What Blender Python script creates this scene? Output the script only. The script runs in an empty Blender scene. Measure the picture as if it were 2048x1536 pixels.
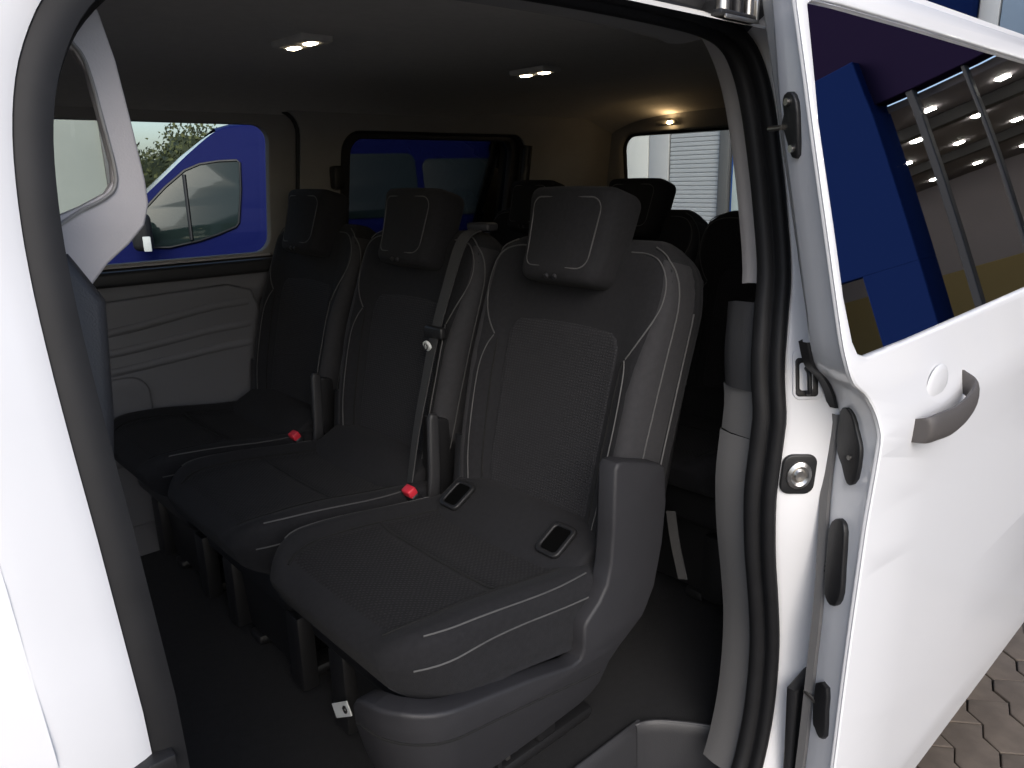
import bpy, bmesh, math, random
from mathutils import Vector, Matrix
random.seed(7)
S = bpy.context.scene
COL = S.collection

# ------------------------------------------------------------------ camera, sky, sun, exposure
cam = bpy.data.cameras.new('camera')
cam.sensor_fit = 'HORIZONTAL'; cam.sensor_width = 36.0; cam.lens = 26.54
cam.clip_start = 0.02; cam.clip_end = 500
camo = bpy.data.objects.new('camera', cam); COL.objects.link(camo)
camo.matrix_world = Matrix(((0.736, 0.194, -0.648, 0.0),
                            (-0.676, 0.180, -0.715, 0.0),
                            (-0.022, 0.964, 0.264, 1.1),
                            (0, 0, 0, 1)))
loc, rot, _ = camo.matrix_world.decompose()
camo.matrix_world = Matrix.Translation(loc) @ rot.normalized().to_matrix().to_4x4()
S.camera = camo

SUN_EL, SUN_AZ = math.radians(48), math.radians(205)
world = bpy.data.worlds.new('World'); S.world = world; world.use_nodes = True
wn = world.node_tree.nodes; wl = world.node_tree.links
bg = wn['Background']; bg.inputs['Strength'].default_value = 0.15
sky = wn.new('ShaderNodeTexSky'); sky.sky_type = 'NISHITA'; sky.sun_disc = False
sky.sun_elevation = SUN_EL; sky.sun_rotation = SUN_AZ
sky.air_density = 1.0; sky.dust_density = 3.0; sky.ozone_density = 1.0
hs = wn.new('ShaderNodeHueSaturation'); hs.inputs['Saturation'].default_value = 0.95
wb = wn.new('ShaderNodeMix'); wb.data_type = 'RGBA'; wb.blend_type = 'MULTIPLY'; wb.inputs[0].default_value = 1.0
wb.inputs[7].default_value = (.955, .985, 1.04, 1)      # the camera's white balance for overcast light
wl.new(sky.outputs[0], hs.inputs['Color']); wl.new(hs.outputs[0], wb.inputs[6]); wl.new(wb.outputs[2], bg.inputs['Color'])
sun = bpy.data.lights.new('sun', 'SUN'); sun.energy = 0.7; sun.angle = math.radians(40); sun.color = (0.965, 0.985, 1.0)
suno = bpy.data.objects.new('sun', sun); COL.objects.link(suno)
# the sun stands outside the open door, square to its side
sd = Vector((-0.46, -0.66, 0.60)).normalized()
suno.rotation_euler = sd.to_track_quat('Z', 'Y').to_euler()
sky.sun_elevation = math.asin(sd.z)
sky.sun_rotation = math.atan2(sd.x, sd.y)
S.view_settings.view_transform = 'Standard'; S.view_settings.look = 'None'
S.view_settings.exposure = 0.70; S.view_settings.gamma = 1.0
S.view_settings.use_curve_mapping = False
S.cycles.use_denoising = True
S.cycles.max_bounces = 10; S.cycles.diffuse_bounces = 5; S.cycles.glossy_bounces = 5
S.cycles.transparent_max_bounces = 16

# ------------------------------------------------------------------ materials
def mat(name, color, rough=0.5, metal=0.0, spec=0.5, coat=0.0, noise=None, bump=None, emit=None, sheen=0.0):
    m = bpy.data.materials.new(name); m.use_nodes = True
    n = m.node_tree.nodes; l = m.node_tree.links; b = n['Principled BSDF']
    b.inputs['Base Color'].default_value = (*color, 1); b.inputs['Roughness'].default_value = rough
    b.inputs['Metallic'].default_value = metal; b.inputs['Specular IOR Level'].default_value = spec
    b.inputs['Coat Weight'].default_value = coat; b.inputs['Coat Roughness'].default_value = 0.05
    b.inputs['Sheen Weight'].default_value = sheen
    tc = n.new('ShaderNodeTexCoord')
    if noise:
        sc, amt = noise
        t = n.new('ShaderNodeTexNoise'); t.inputs['Scale'].default_value = sc; t.inputs['Detail'].default_value = 6
        l.new(tc.outputs['Object'], t.inputs['Vector'])
        r = n.new('ShaderNodeMapRange'); r.inputs[1].default_value = .25; r.inputs[2].default_value = .75
        r.inputs[3].default_value = 1 - amt; r.inputs[4].default_value = 1 + amt
        l.new(t.outputs['Fac'], r.inputs[0])
        mx = n.new('ShaderNodeMix'); mx.data_type = 'RGBA'; mx.blend_type = 'MULTIPLY'; mx.inputs[0].default_value = 1
        mx.inputs[6].default_value = (*color, 1); l.new(r.outputs[0], mx.inputs[7]); l.new(mx.outputs[2], b.inputs['Base Color'])
    if bump:
        kind, sc, st = bump
        if kind == 'noise':
            t = n.new('ShaderNodeTexNoise'); t.inputs['Scale'].default_value = sc; t.inputs['Detail'].default_value = 4
            l.new(tc.outputs['Object'], t.inputs['Vector']); out = t.outputs['Fac']
        elif kind == 'weave':
            ws = []
            for ax in ('Y', 'Z'):
                w = n.new('ShaderNodeTexWave'); w.bands_direction = ax; w.inputs['Scale'].default_value = sc
                w.inputs['Distortion'].default_value = .6; w.inputs['Detail'].default_value = 1
                l.new(tc.outputs['Object'], w.inputs['Vector']); ws.append(w)
            a = n.new('ShaderNodeMath'); a.operation = 'MULTIPLY'
            l.new(ws[0].outputs['Fac'], a.inputs[0]); l.new(ws[1].outputs['Fac'], a.inputs[1]); out = a.outputs[0]
        bp = n.new('ShaderNodeBump'); bp.inputs['Strength'].default_value = st; bp.inputs['Distance'].default_value = .002
        l.new(out, bp.inputs['Height']); l.new(bp.outputs[0], b.inputs['Normal'])
    if emit:
        b.inputs['Emission Color'].default_value = (*emit[0], 1); b.inputs['Emission Strength'].default_value = emit[1]
    return m

def rib_fabric(name, color, scale_a, scale_b, rows):
    """seat insert cloth: fine ripples in rows with a slight two-tone"""
    m = mat(name, color, .9, spec=.08, sheen=.03)
    n = m.node_tree.nodes; l = m.node_tree.links; b = n['Principled BSDF']
    tc = n.new('ShaderNodeTexCoord'); mp = n.new('ShaderNodeMapping'); l.new(tc.outputs['Object'], mp.inputs[0])
    mp.inputs['Rotation'].default_value = (0, 0, rows)
    w = n.new('ShaderNodeTexWave'); w.bands_direction = 'Z' if rows == 0 else 'X'; w.inputs['Scale'].default_value = scale_a
    w.inputs['Distortion'].default_value = 2.2; w.inputs['Detail'].default_value = 1; w.inputs['Detail Scale'].default_value = 3
    l.new(mp.outputs[0], w.inputs['Vector'])
    w2 = n.new('ShaderNodeTexWave'); w2.bands_direction = 'Y'; w2.inputs['Scale'].default_value = scale_b
    w2.inputs['Distortion'].default_value = 1.2; l.new(mp.outputs[0], w2.inputs['Vector'])
    ad = n.new('ShaderNodeMath'); ad.operation = 'MULTIPLY'; l.new(w.outputs['Fac'], ad.inputs[0]); l.new(w2.outputs['Fac'], ad.inputs[1])
    cr = n.new('ShaderNodeMix'); cr.data_type = 'RGBA'
    cr.inputs[6].default_value = (*[c * .8 for c in color], 1); cr.inputs[7].default_value = (*[c * 1.3 for c in color], 1)
    l.new(ad.outputs[0], cr.inputs[0]); l.new(cr.outputs[2], b.inputs['Base Color'])
    bp = n.new('ShaderNodeBump'); bp.inputs['Strength'].default_value = .5; bp.inputs['Distance'].default_value = .002
    l.new(ad.outputs[0], bp.inputs['Height']); l.new(bp.outputs[0], b.inputs['Normal'])
    return m

def glass(name, tint, reflect=1.0, ior=1.5):
    m = bpy.data.materials.new(name); m.use_nodes = True
    n = m.node_tree.nodes; l = m.node_tree.links
    n.remove(n['Principled BSDF']); out = n['Material Output']
    tr = n.new('ShaderNodeBsdfTransparent'); tr.inputs[0].default_value = (*tint, 1)
    gl = n.new('ShaderNodeBsdfGlossy'); gl.inputs['Roughness'].default_value = 0.01; gl.inputs[0].default_value = (reflect,) * 3 + (1,)
    fr = n.new('ShaderNodeFresnel'); fr.inputs['IOR'].default_value = ior
    mx = n.new('ShaderNodeMixShader'); l.new(fr.outputs[0], mx.inputs[0]); l.new(tr.outputs[0], mx.inputs[1]); l.new(gl.outputs[0], mx.inputs[2])
    l.new(mx.outputs[0], out.inputs['Surface'])
    return m

M = dict(
    white=mat('white_paint', (.76, .76, .77), .32, coat=.6),
    jamb=mat('white_jamb_paint', (.77, .77, .78), .4, coat=.3, noise=(9, .03)),
    rubber=mat('black_rubber', (.010, .010, .011), .6, spec=.3, noise=(40, .15)),
    rubber2=mat('dark_rubber', (.012, .012, .013), .6),
    black=mat('black_plastic', (.012, .012, .013), .45, bump=('noise', 400, .15)),
    shell=mat('charcoal_plastic', (.026, .0257, .0285), .5, spec=.35, bump=('noise', 700, .2), noise=(30, .05)),
    floor=mat('floor_carpet', (.010, .010, .011), .95, bump=('noise', 500, .6), noise=(60, .2)),
    step=mat('step_plastic', (.036, .036, .039), .42, bump=('noise', 600, .25)),
    fabric=mat('black_cloth', (.019, .019, .0208), .95, spec=.09, bump=('noise', 900, .35), noise=(120, .12), sheen=.03),
    fabric_side=mat('charcoal_cloth', (.035, .0345, .037), .9, spec=.13, bump=('noise', 900, .35), noise=(90, .08), sheen=.04),
    insert=rib_fabric('ribbed_insert_cloth', (.027, .027, .0295), 60, 45, 0),
    insert2=rib_fabric('diamond_insert_cloth', (.019, .0187, .020), 45, 45, .785),
    stitch=mat('pale_grey_thread', (.075, .075, .075), .8),
    seam=mat('dark_seam', (.006, .006, .006), .95),
    head=mat('headliner_cloth', (.56, .54, .50), .95, bump=('noise', 700, .3), noise=(50, .05)),
    greige=mat('grey_beige_trim', (.27, .265, .255), .6, bump=('noise', 500, .15), noise=(20, .04)),
    pale=mat('pale_grey_trim', (.45, .43, .43), .6, bump=('noise', 500, .15), noise=(30, .03)),
    midgrey=mat('mid_grey_trim', (.145, .145, .155), .5, bump=('noise', 600, .2)),
    darktrim=mat('dark_trim', (.028, .028, .030), .5, bump=('noise', 600, .2)),
    taupe=mat('taupe_trim', (.135, .132, .13), .55, bump=('noise', 600, .2)),
    glass=glass('clear_tinted_glass', (.90, .92, .90), .35),
    privacy=glass('privacy_glass', (.34, .35, .36), .4),
    doorglass=glass('dark_door_glass', (.010, .010, .012), 1.0, 1.65),
    void=mat('pocket_shade', (.002, .002, .002), .9, spec=.05),
    red=mat('red_plastic', (.62, .03, .05), .4),
    metal=mat('bare_metal', (.55, .53, .50), .3, metal=1.0),
    belt=mat('grey_webbing', (.040, .040, .040), .8, bump=('weave', 300, .3)),
    handle=mat('grey_brown_handle', (.072, .065, .062), .55, bump=('noise', 500, .2)),
    tag=mat('white_tag', (.72, .74, .72), .6),
    lamp=mat('warm_lamp_lens', (.9, .85, .7), .4, emit=((1, .84, .60), 16.0)),
    lamp2=mat('tailgate_lamp_lens', (.9, .85, .7), .4, emit=((1, .68, .34), 90.0)),
    blue=mat('blue_paint', (.005, .009, .080), .5, spec=.06),
    bluewin=mat('van_window_glass', (.016, .026, .024), .06, spec=.35),
    wallgg=mat('grey_green_wall', (.33, .36, .33), .8, noise=(3, .06)),
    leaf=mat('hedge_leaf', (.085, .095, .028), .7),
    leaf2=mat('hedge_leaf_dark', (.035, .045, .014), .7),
    whitewall=mat('white_cladding', (.72, .72, .68), .6, noise=(2, .03)),
    greywall=mat('grey_cladding', (.50, .50, .50), .6, noise=(2, .03)),
    shutter=mat('roller_shutter', (.42, .43, .44), .45),
    post=mat('dark_grey_post', (.12, .12, .12), .5),
    bluewall=mat('blue_panel', (.006, .014, .060), .8, spec=0.0),
    blue2=mat('bright_blue_panel', (.03, .12, .42), .4),
    frame=mat('dark_window_frame', (.03, .03, .032), .6, spec=.2),
    navy=mat('dark_fascia', (.012, .008, .022), .8, spec=0.0),
    ochre=mat('ochre_wall', (.15, .12, .06), .8, spec=.1),
    showgrey=mat('showroom_ceiling', (.15, .14, .155), .8, spec=.1),
    spot=mat('showroom_spot', (1, 1, 1), .5, emit=((1, .95, .85), 30.0)),
    paver=mat('brown_paver', (.115, .092, .072), .85, noise=(14, .22), bump=('noise', 180, .4)),
    sand=mat('joint_sand', (.05, .04, .032), .95, noise=(60, .3)),
)

# ------------------------------------------------------------------ mesh helpers
def link(name, me, m, parent=None, smooth=True, angle=35):
    o = bpy.data.objects.new(name, me); COL.objects.link(o)
    if m is not None and len(me.materials) == 0: me.materials.append(M[m] if isinstance(m, str) else m)
    if parent is not None: o.parent = parent
    if smooth:
        for p in me.polygons: p.use_smooth = True
        try: me.set_sharp_from_angle(angle=math.radians(angle))
        except Exception: pass
    return o

def mesh(name, vs, fs, m, parent=None, smooth=True, angle=35, fixn=True):
    me = bpy.data.meshes.new(name); me.from_pydata([tuple(v) for v in vs], [], fs)
    if fixn:
        bm = bmesh.new(); bm.from_mesh(me); bmesh.ops.recalc_face_normals(bm, faces=bm.faces); bm.to_mesh(me); bm.free()
    me.update(); return link(name, me, m, parent, smooth, angle)

def empty(name, loc=(0, 0, 0), label=None, cat=None, group=None):
    o = bpy.data.objects.new(name, None); COL.objects.link(o); o.location = loc; o.empty_display_size = .1
    tag(o, label, cat, group); return o

def tag(o, label=None, cat=None, group=None, kind=None):
    if label: o['label'] = label
    if cat: o['category'] = cat
    if group: o['group'] = group
    if kind: o['kind'] = kind
    return o

def box(name, a, b, m, parent=None, bev=.004, seg=2, rot=None, pivot=None):
    bm = bmesh.new(); bmesh.ops.create_cube(bm, size=1)
    a, b = Vector(a), Vector(b); c = (a + b) / 2; d = b - a
    for v in bm.verts: v.co = Vector((v.co.x * d.x, v.co.y * d.y, v.co.z * d.z))
    if bev: bmesh.ops.bevel(bm, geom=list(bm.edges), offset=bev, segments=seg, affect='EDGES', profile=.5)
    R = rot.to_matrix() if rot else Matrix.Identity(3)
    pv = Vector(pivot) if pivot else c
    for v in bm.verts: v.co = R @ (v.co + c - pv) + pv
    me = bpy.data.meshes.new(name); bm.to_mesh(me); bm.free(); return link(name, me, m, parent)

def crom(pts, n, closed=False):
    P = [Vector(p) for p in pts]; out = []; N = len(P)
    for i in range(N if closed else N - 1):
        p0 = P[(i - 1) % N] if closed or i > 0 else P[0] * 2 - P[1]
        p1 = P[i]; p2 = P[(i + 1) % N]
        p3 = P[(i + 2) % N] if closed or i + 2 < N else P[-1] * 2 - P[-2]
        for k in range(n):
            t = k / n
            out.append(.5 * ((2 * p1) + (p2 - p0) * t + (2 * p0 - 5 * p1 + 4 * p2 - p3) * t * t + (3 * p1 - p0 - 3 * p2 + p3) * t ** 3))
    if not closed: out.append(P[-1].copy())
    return out

def tube(name, pts, r, m, parent=None, n=8, closed=False, taper=None):
    pts = [Vector(p) for p in pts]; N = len(pts); vs = []; fs = []
    up = None
    for i, p in enumerate(pts):
        a = pts[(i - 1) % N] if closed or i else p; b = pts[(i + 1) % N] if closed or i < N - 1 else p
        t = (b - a).normalized()
        if up is None: up = t.orthogonal().normalized()
        up = (up - t * up.dot(t)).normalized(); s = t.cross(up)
        rr = r * (taper(i / (N - 1)) if taper else 1)
        for k in range(n):
            an = 2 * math.pi * k / n; vs.append(p + (up * math.cos(an) + s * math.sin(an)) * rr)
    for i in range(N if closed else N - 1):
        for k in range(n):
            j = (i + 1) % N; fs.append((i * n + k, i * n + (k + 1) % n, j * n + (k + 1) % n, j * n + k))
    if not closed:
        fs.append(tuple(range(n - 1, -1, -1))); fs.append(tuple((N - 1) * n + k for k in range(n)))
    return mesh(name, vs, fs, m, parent, angle=60)

def loft(name, rings, m, parent=None, closed_ring=True, caps=True, angle=40, closed_path=False):
    n = len(rings[0]); vs = [v for r in rings for v in r]; fs = []; R = len(rings)
    for i in range(R if closed_path else R - 1):
        j = (i + 1) % R
        for k in range(n if closed_ring else n - 1):
            k2 = (k + 1) % n; fs.append((i * n + k, i * n + k2, j * n + k2, j * n + k))
    if caps and closed_ring and not closed_path:
        fs.append(tuple(range(n - 1, -1, -1))); fs.append(tuple((R - 1) * n + k for k in range(n)))
    return mesh(name, vs, fs, m, parent, angle=angle)

def rrect(x0, z0, x1, z1, r, n=6):
    out = []
    for cx, cz, a0 in ((x1 - r, z1 - r, 0), (x0 + r, z1 - r, 90), (x0 + r, z0 + r, 180), (x1 - r, z0 + r, 270)):
        for k in range(n + 1):
            a = math.radians(a0 + 90 * k / n); out.append((cx + r * math.cos(a), cz + r * math.sin(a)))
    return out

def plate(name, outline, holes, thick, mapf, m, parent=None, bev=0.0, cuts=(), xcuts=(), angle=35):
    """flat outline with holes -> solid of given thickness; mapf(u, v, w) -> world, w from -thick/2 to thick/2"""
    cu = bpy.data.curves.new(name, 'CURVE'); cu.dimensions = '2D'; cu.fill_mode = 'BOTH'
    cu.extrude = max(thick / 2 - bev, .0001); cu.bevel_depth = bev; cu.bevel_resolution = 2; cu.offset = -bev
    for lp in [outline] + list(holes):
        sp = cu.splines.new('POLY'); sp.points.add(len(lp) - 1); sp.use_cyclic_u = True
        for p, q in zip(sp.points, lp): p.co = (q[0], q[1], 0, 1)
    o = bpy.data.objects.new('tmp', cu); COL.objects.link(o)
    dg = bpy.context.evaluated_depsgraph_get(); dg.update()
    me = bpy.data.meshes.new_from_object(o.evaluated_get(dg)); bpy.data.objects.remove(o)
    bm = bmesh.new(); bm.from_mesh(me)
    bmesh.ops.remove_doubles(bm, verts=bm.verts, dist=1e-5)
    for c in cuts: bmesh.ops.bisect_plane(bm, geom=bm.verts[:] + bm.edges[:] + bm.faces[:], plane_co=(0, c, 0), plane_no=(0, 1, 0))
    for c in xcuts: bmesh.ops.bisect_plane(bm, geom=bm.verts[:] + bm.edges[:] + bm.faces[:], plane_co=(c, 0, 0), plane_no=(1, 0, 0))
    for v in bm.verts: v.co = Vector(mapf(v.co.x, v.co.y, v.co.z))
    bmesh.ops.recalc_face_normals(bm, faces=bm.faces)
    me.materials.clear(); bm.to_mesh(me); bm.free(); me.name = name
    return link(name, me, m, parent, True, angle)

def interp(kn, x):
    if x <= kn[0][0]: return kn[0][1]
    for (a, b), (c, d) in zip(kn, kn[1:]):
        if x <= c: return b + (d - b) * (x - a) / (c - a)
    return kn[-1][1]

# side of the van: how far the skin leans inward at each height (near side; mirrored on the far side)
LEAN = [(-.6, .08), (-.25, .03), (-.05, .004), (.15, -.002), (.60, -.008), (.73, -.014), (.79, -.004), (.85, .003), (1.0, .032), (1.2, .072), (1.33, .100), (1.40, .150)]
lean = lambda z: interp(LEAN, z)
CUTS = [-.25, -.15, -.05, .15, .4, .60, .73, .79, .85, 1.0, 1.2, 1.33]
YFAR = 2.42                                   # far glass plane at the belt

# ================================================================== THE VAN
van = empty('passenger_van', (1.0, 1.46, -.58), 'white passenger van seen through its open side door, filling the picture', 'van')
VO = Vector(van.location)
class VanKid:            # parts are modelled in world coordinates and moved under the van
    pass
def under(o, parent):
    """parent a mesh modelled in world coordinates, keeping it where it is"""
    o.parent = parent
    base = Vector((0, 0, 0)); p = parent
    while p is not None: base += Vector(p.location); p = p.parent
    o.location = Vector(o.location) - base
    return o
def V(o): return under(o, van)

# ---- door opening outline (x, z), clockwise from the lower front corner
OPEN = [(.137, -.02), (.136, .3), (.131, .6), (.123, .82), (.118, .95), (.117, 1.03), (.120, 1.09), (.128, 1.145), (.143, 1.19), (.170, 1.232), (.215, 1.268), (.29, 1.293), (.45, 1.306), (.70, 1.312),
        (.90, 1.311), (1.02, 1.304), (1.075, 1.285), (1.103, 1.245), (1.114, 1.19), (1.117, 1.12), (1.116, 1.05), (1.108, .95), (1.085, .885), (1.068, .83), (1.061, .76), (1.059, .68),
        (1.058, .59), (1.072, .49), (1.098, .385), (1.117, .29), (1.121, .19), (1.112, .09), (1.085, .0), (1.03, -.08), (.93, -.125), (.75, -.135), (.45, -.135), (.22, -.125), (.15, -.09)]
OP = [Vector((p.x, p.y)) for p in crom([(a, b, 0) for a, b in OPEN], 4, True)]
NOP = len(OP)
def outn(i):
    t = (OP[(i + 1) % NOP] - OP[(i - 1) % NOP]).normalized(); return Vector((-t.y, t.x))
ONRM = [outn(i) for i in range(NOP)]
FLAT = lambda x: max(0, min(1, (.60 - x) / .35))   # the front pillar stands almost flush with its seal
def ring(off, base, extra=None):
    out = []
    for i in range(NOP):
        q = OP[i] + ONRM[i] * (off(i) if callable(off) else off)
        bb_ = base + max(0, .560 - base) * .72 * FLAT(q.x)
        out.append(Vector((q.x, bb_ + lean(q.y), q.y)))
    return out
def strip(name, prof, m, i0=0, i1=None, parent=van, angle=35):
    """loft of (offset, depth) pairs along the opening outline"""
    rings = [ring(o_, b_) for o_, b_ in prof]
    idx = list(range(NOP)) if i1 is None else list(range(i0, i1 + 1))
    R = [[r[i] for i in idx] for r in rings]
    o = loft(name, R, m, None, closed_ring=(i1 is None), caps=False, angle=angle)
    return under(o, parent)

# ---- outer body side with the door opening cut out
outer = [(-1.3, -.30), (-1.3, 1.42), (2.84, 1.42), (2.95, .6), (2.95, -.30)]
hole = [(p.x, p.y) for p in [OP[i] + ONRM[i] * .072 for i in range(0, NOP, 2)]]
body = V(plate('body_side', outer, [hole], .004, lambda u, v, w: (u, .502 + .0425 * FLAT(u) + lean(v) - w, v), 'white', None, 0, CUTS, [-.6, 0, .25, .35, .45, .6]))
# painted jamb from the skin back to the seal
strip('door_jamb', [(.074, .4985), (.068, .502), (.060, .508), (.045, .521), (.028, .538), (.017, .551), (.012, .560), (.012, .60)], 'jamb')
# black ribbed door seal
seal = strip('door_seal', [(.012, .562), (.004, .553), (-.006, .552), (-.012, .558), (-.011, .568), (-.005, .573), (-.005, .577), (-.014, .581), (-.018, .590), (-.014, .600), (-.006, .606), (.010, .606)], 'rubber', angle=60)

def oi(x, z):           # outline index nearest a point
    return min(range(NOP), key=lambda i: (OP[i] - Vector((x, z))).length)
# headliner edge above the opening, pale strip down the rear pillar, lower trim
a, b = oi(.15, 1.17), oi(1.04, 1.300)
strip('header_trim', [(.004, .604), (-.008, .615), (-.010, .65), (-.006, .675), (.012, .70)], 'greige', a, b)
a, b = oi(1.045, 1.299), oi(1.10, .925)
strip('pillar_trim', [(.004, .604), (.011, .609), (.020, .620), (.023, .638), (.04, .66)], 'pale', a, b)
a, b = oi(1.09, .895), oi(1.061, .765)
strip('pillar_cover', [(.004, .604), (.004, .620), (.006, .648), (.02, .67), (.08, .70)], 'darktrim', a, b)
a, b = oi(1.061, .755), oi(1.059, .69)
strip('trim_cap', [(.004, .604), (.008, .615), (.016, .655), (.03, .680), (.08, .70)], 'taupe', a, b)
a, b = oi(1.059, .683), oi(1.08, -.0)
strip('lower_trim', [(.004, .604), (.006, .615), (.010, .650), (.022, .678), (.08, .70)], 'taupe', a, b)
# front pillar, inside
a, b = NOP - 3, oi(.128, 1.0)
V(plate('front_pillar_trim', [(.02, -.02), (.120, -.02), (.125, .5), (.130, .80), (.148, .87), (.158, .92), (.164, .965), (.170, 1.01), (.150, 1.05), (.02, 1.05)], [], .05, lambda u, v, w: (u, .665 + lean(v) + w, v), 'darktrim', None, .01, [.4, .7, .85]))
# pale belt cover standing off the pillar, with its slot
ou = [(.075, 1.250), (.150, 1.262), (.190, 1.252), (.204, 1.235), (.212, 1.200), (.218, 1.150), (.2225, 1.105), (.2225, 1.085), (.216, 1.067), (.200, 1.052), (.180, 1.038), (.155, 1.012), (.075, 1.0)]
hi = [(.100, 1.192), (.165, 1.210), (.180, 1.203), (.187, 1.188), (.192, 1.150), (.1955, 1.118), (.1945, 1.104), (.187, 1.095), (.165, 1.085), (.100, 1.062)]
pbc = lambda u, v, w: (u, .695 + (u - .15) * .25 + w, v)
cover = V(plate('belt_cover', ou, [hi], .012, pbc, 'pale', None, .003))
cover['label'] = 'pale grey belt cover with a slanted slot'
hp = [Vector(pbc(a_, b_, -.0065)) for a_, b_ in hi]
cc = sum(hp, Vector()) / len(hp)
under(tube('slot_rim', crom([cc + (p - cc) * 1.05 for p in hp], 4, True), .0018, 'greige', None, 6, True), cover)

# ---- roof, headliner
def sect(z_side, ymid=1.46, w=.86, top=1.372):
    pts = []
    for k in range(25):
        s = -1 + 2 * k / 24; y = ymid + s * w
        pts.append((y, top - .075 * abs(s) ** 6 - .006 * s * s))
    return pts
hl = []
for x in (-1.2, -.6, 0, .5, 1.0, 1.5, 1.85, 1.9, 1.93, 2.2, 2.5, 2.68, 2.74):
    d = 0 if x < 1.87 else (.012 if x < 1.92 else .016); dz = -.07 * max(0, (x - 2.45) / .29) ** 2
    hl.append([Vector((x, y, z + d + dz)) for y, z in sect(1.3)])
head = V(loft('headliner', hl, 'head', None, closed_ring=False, caps=False, angle=20))
V(mesh('roof', [(x, y, z) for x in (-1.3, .8, 2.9) for y, z in ((.648, 1.412), (.70, 1.428), (1.0, 1.445), (1.46, 1.45), (1.92, 1.44), (2.24, 1.415), (2.32, 1.35))],
       [(i * 7 + k, i * 7 + k + 1, i * 7 + k + 8, i * 7 + k + 7) for i in range(2) for k in range(6)], 'white', None))
def roof_lamp(x, y, z, tilt=0):
    h = V(box('roof_lamp', (x - .035, y - .065, z - .004), (x + .035, y + .065, z + .016), 'head', None, .006, 3))
    for s in (-1, 1):
        under(box('lens', (x - .010, y + s * .034 - .016, z - .007), (x + .010, y + s * .034 + .016, z - .001), 'lamp', None, .004, 3), h)
    return h
roof_lamp(.79, 1.465, 1.364); roof_lamp(1.485, 1.52, 1.364)

# ---- floor and step well
WELL = [(.20, .60), (.20, .795), (.24, .815), (1.00, .815), (1.06, .811), (1.10, .790), (1.135, .750), (1.17, .70), (1.20, .65), (1.21, .62)]
fl = [(-1.2, .60)] + WELL + [(2.86, .60), (2.86, 2.40), (-1.2, 2.40)]
V(plate('floor', fl, [], .03, lambda u, v, w: (u, v, -.016 + w), 'floor', None, 0))
wr = crom([(x, y, 0) for x, y in WELL], 4)
rows = []
for dz, k in ((.004, -.006), (.006, .0), (.0, .004), (-.02, .006), (-.12, .012), (-.20, .025), (-.24, .06)):
    rg = []
    for i, p in enumerate(wr):
        t = (wr[min(i + 1, len(wr) - 1)] - wr[max(i - 1, 0)]).normalized(); nn = Vector((t.y, -t.x, 0))
        rg.append(Vector((p.x, p.y, dz)) + nn * k)
    rows.append(rg)
well = V(loft('step_well', rows, 'step', None, closed_ring=False, caps=False, angle=50))
V(box('step_tread', (.15, .52, -.262), (1.22, .83, -.238), 'step', None, .004))
for k in range(9):
    under(box('tread_rib', (.30 + k * .085, .60, -.236), (.345 + k * .085, .76, -.233), 'black', None, .001, 1), van)
V(tube('floor_edge', [p + Vector((0, .004, .004)) for p in wr], .004, 'step', None, 8))
V(box('sill_clip', (.098, .535, .668), (.130, .556, .681), 'black', None, .002))
V(box('outer_sill', (-.4, .54, -.30), (1.15, .60, -.14), 'jamb', None, .01))

# ---- far side wall
FW = lambda base: (lambda u, v, w: (u, base - lean(v) + w, v))
win1 = rrect(.26, .885, 1.105, 1.272, .05); win2 = rrect(1.395, .885, 2.13, 1.238, .05)
w1o = rrect(.22, .865, 1.20, 1.318, .075); w2o = rrect(1.345, .86, 2.18, 1.262, .07)
V(plate('far_upper_trim', [(-1.2, .86), (-1.2, 1.345), (2.76, 1.345), (2.76, .86)], [w1o, w2o], .02, FW(2.375), 'greige', None, .002, [.9, 1.0, 1.1, 1.2, 1.3]))
def window(outl, name, frame_to, gl, base=2.415, fm='darktrim'):
    fr = V(plate(name, frame_to, [outl], .03, FW(base - .012), fm, None, .004, [.9, 1.0, 1.1, 1.2, 1.3]))
    under(plate('pane', [(a_ * 1.0, b_) for a_, b_ in frame_to], [], .003, FW(base + .012), gl, None, 0, [.9, 1.0, 1.1, 1.2, 1.3]), fr)
    pts = [Vector((a_, base - .034 - lean(b_), b_)) for a_, b_ in frame_to]
    under(tube('window_seal', pts, .009, 'rubber2', None, 8, True), fr)
    return fr
wf = window(win1, 'far_door_window', w1o, 'glass', fm='greige')
pts = [Vector((x, 2.388 - lean(.874), .872)) for x in (.28, .7, 1.10)]
under(tube('sill_strip', pts, .0075, 'pale', None, 8), wf)
window(win2, 'far_quarter_window', w2o, 'privacy')
# lower trim of the far door, with its pressed ribs
lt = V(plate('far_door_trim', [(-1.2, -.02), (-1.2, .862), (1.20, .862), (1.20, -.02)], [], .03, lambda u, v, w: (u, 2.375 + w - .02 * max(0, (.86 - v)), v), 'midgrey', None, .004, [.2, .4, .6, .8]))
under(box('belt_ledge', (.22, 2.325, .825), (1.16, 2.395, .868), 'darktrim', None, .012, 3), lt)
under(plate('door_card', [(.30, .10), (.30, .775), (.93, .800), (1.005, .775), (1.03, .70), (1.02, .10)], [], .022, lambda u, v, w: (u, 2.343 + w, v), 'midgrey', None, .009), lt)
for z0, z1 in ((.70, .735), (.64, .665), (.585, .605)):
    under(tube('card_rib', crom([(.32, 2.343, z0 - .012), (.6, 2.343, z0), (.86, 2.343, z1), (.99, 2.345, z1 + .004)], 6), .017, 'midgrey', None, 8), lt)
under(plate('card_pocket', rrect(.34, .30, .66, .565, .06), [], .024, lambda u, v, w: (u, 2.334 + w, v), 'midgrey', None, .008), lt)
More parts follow.
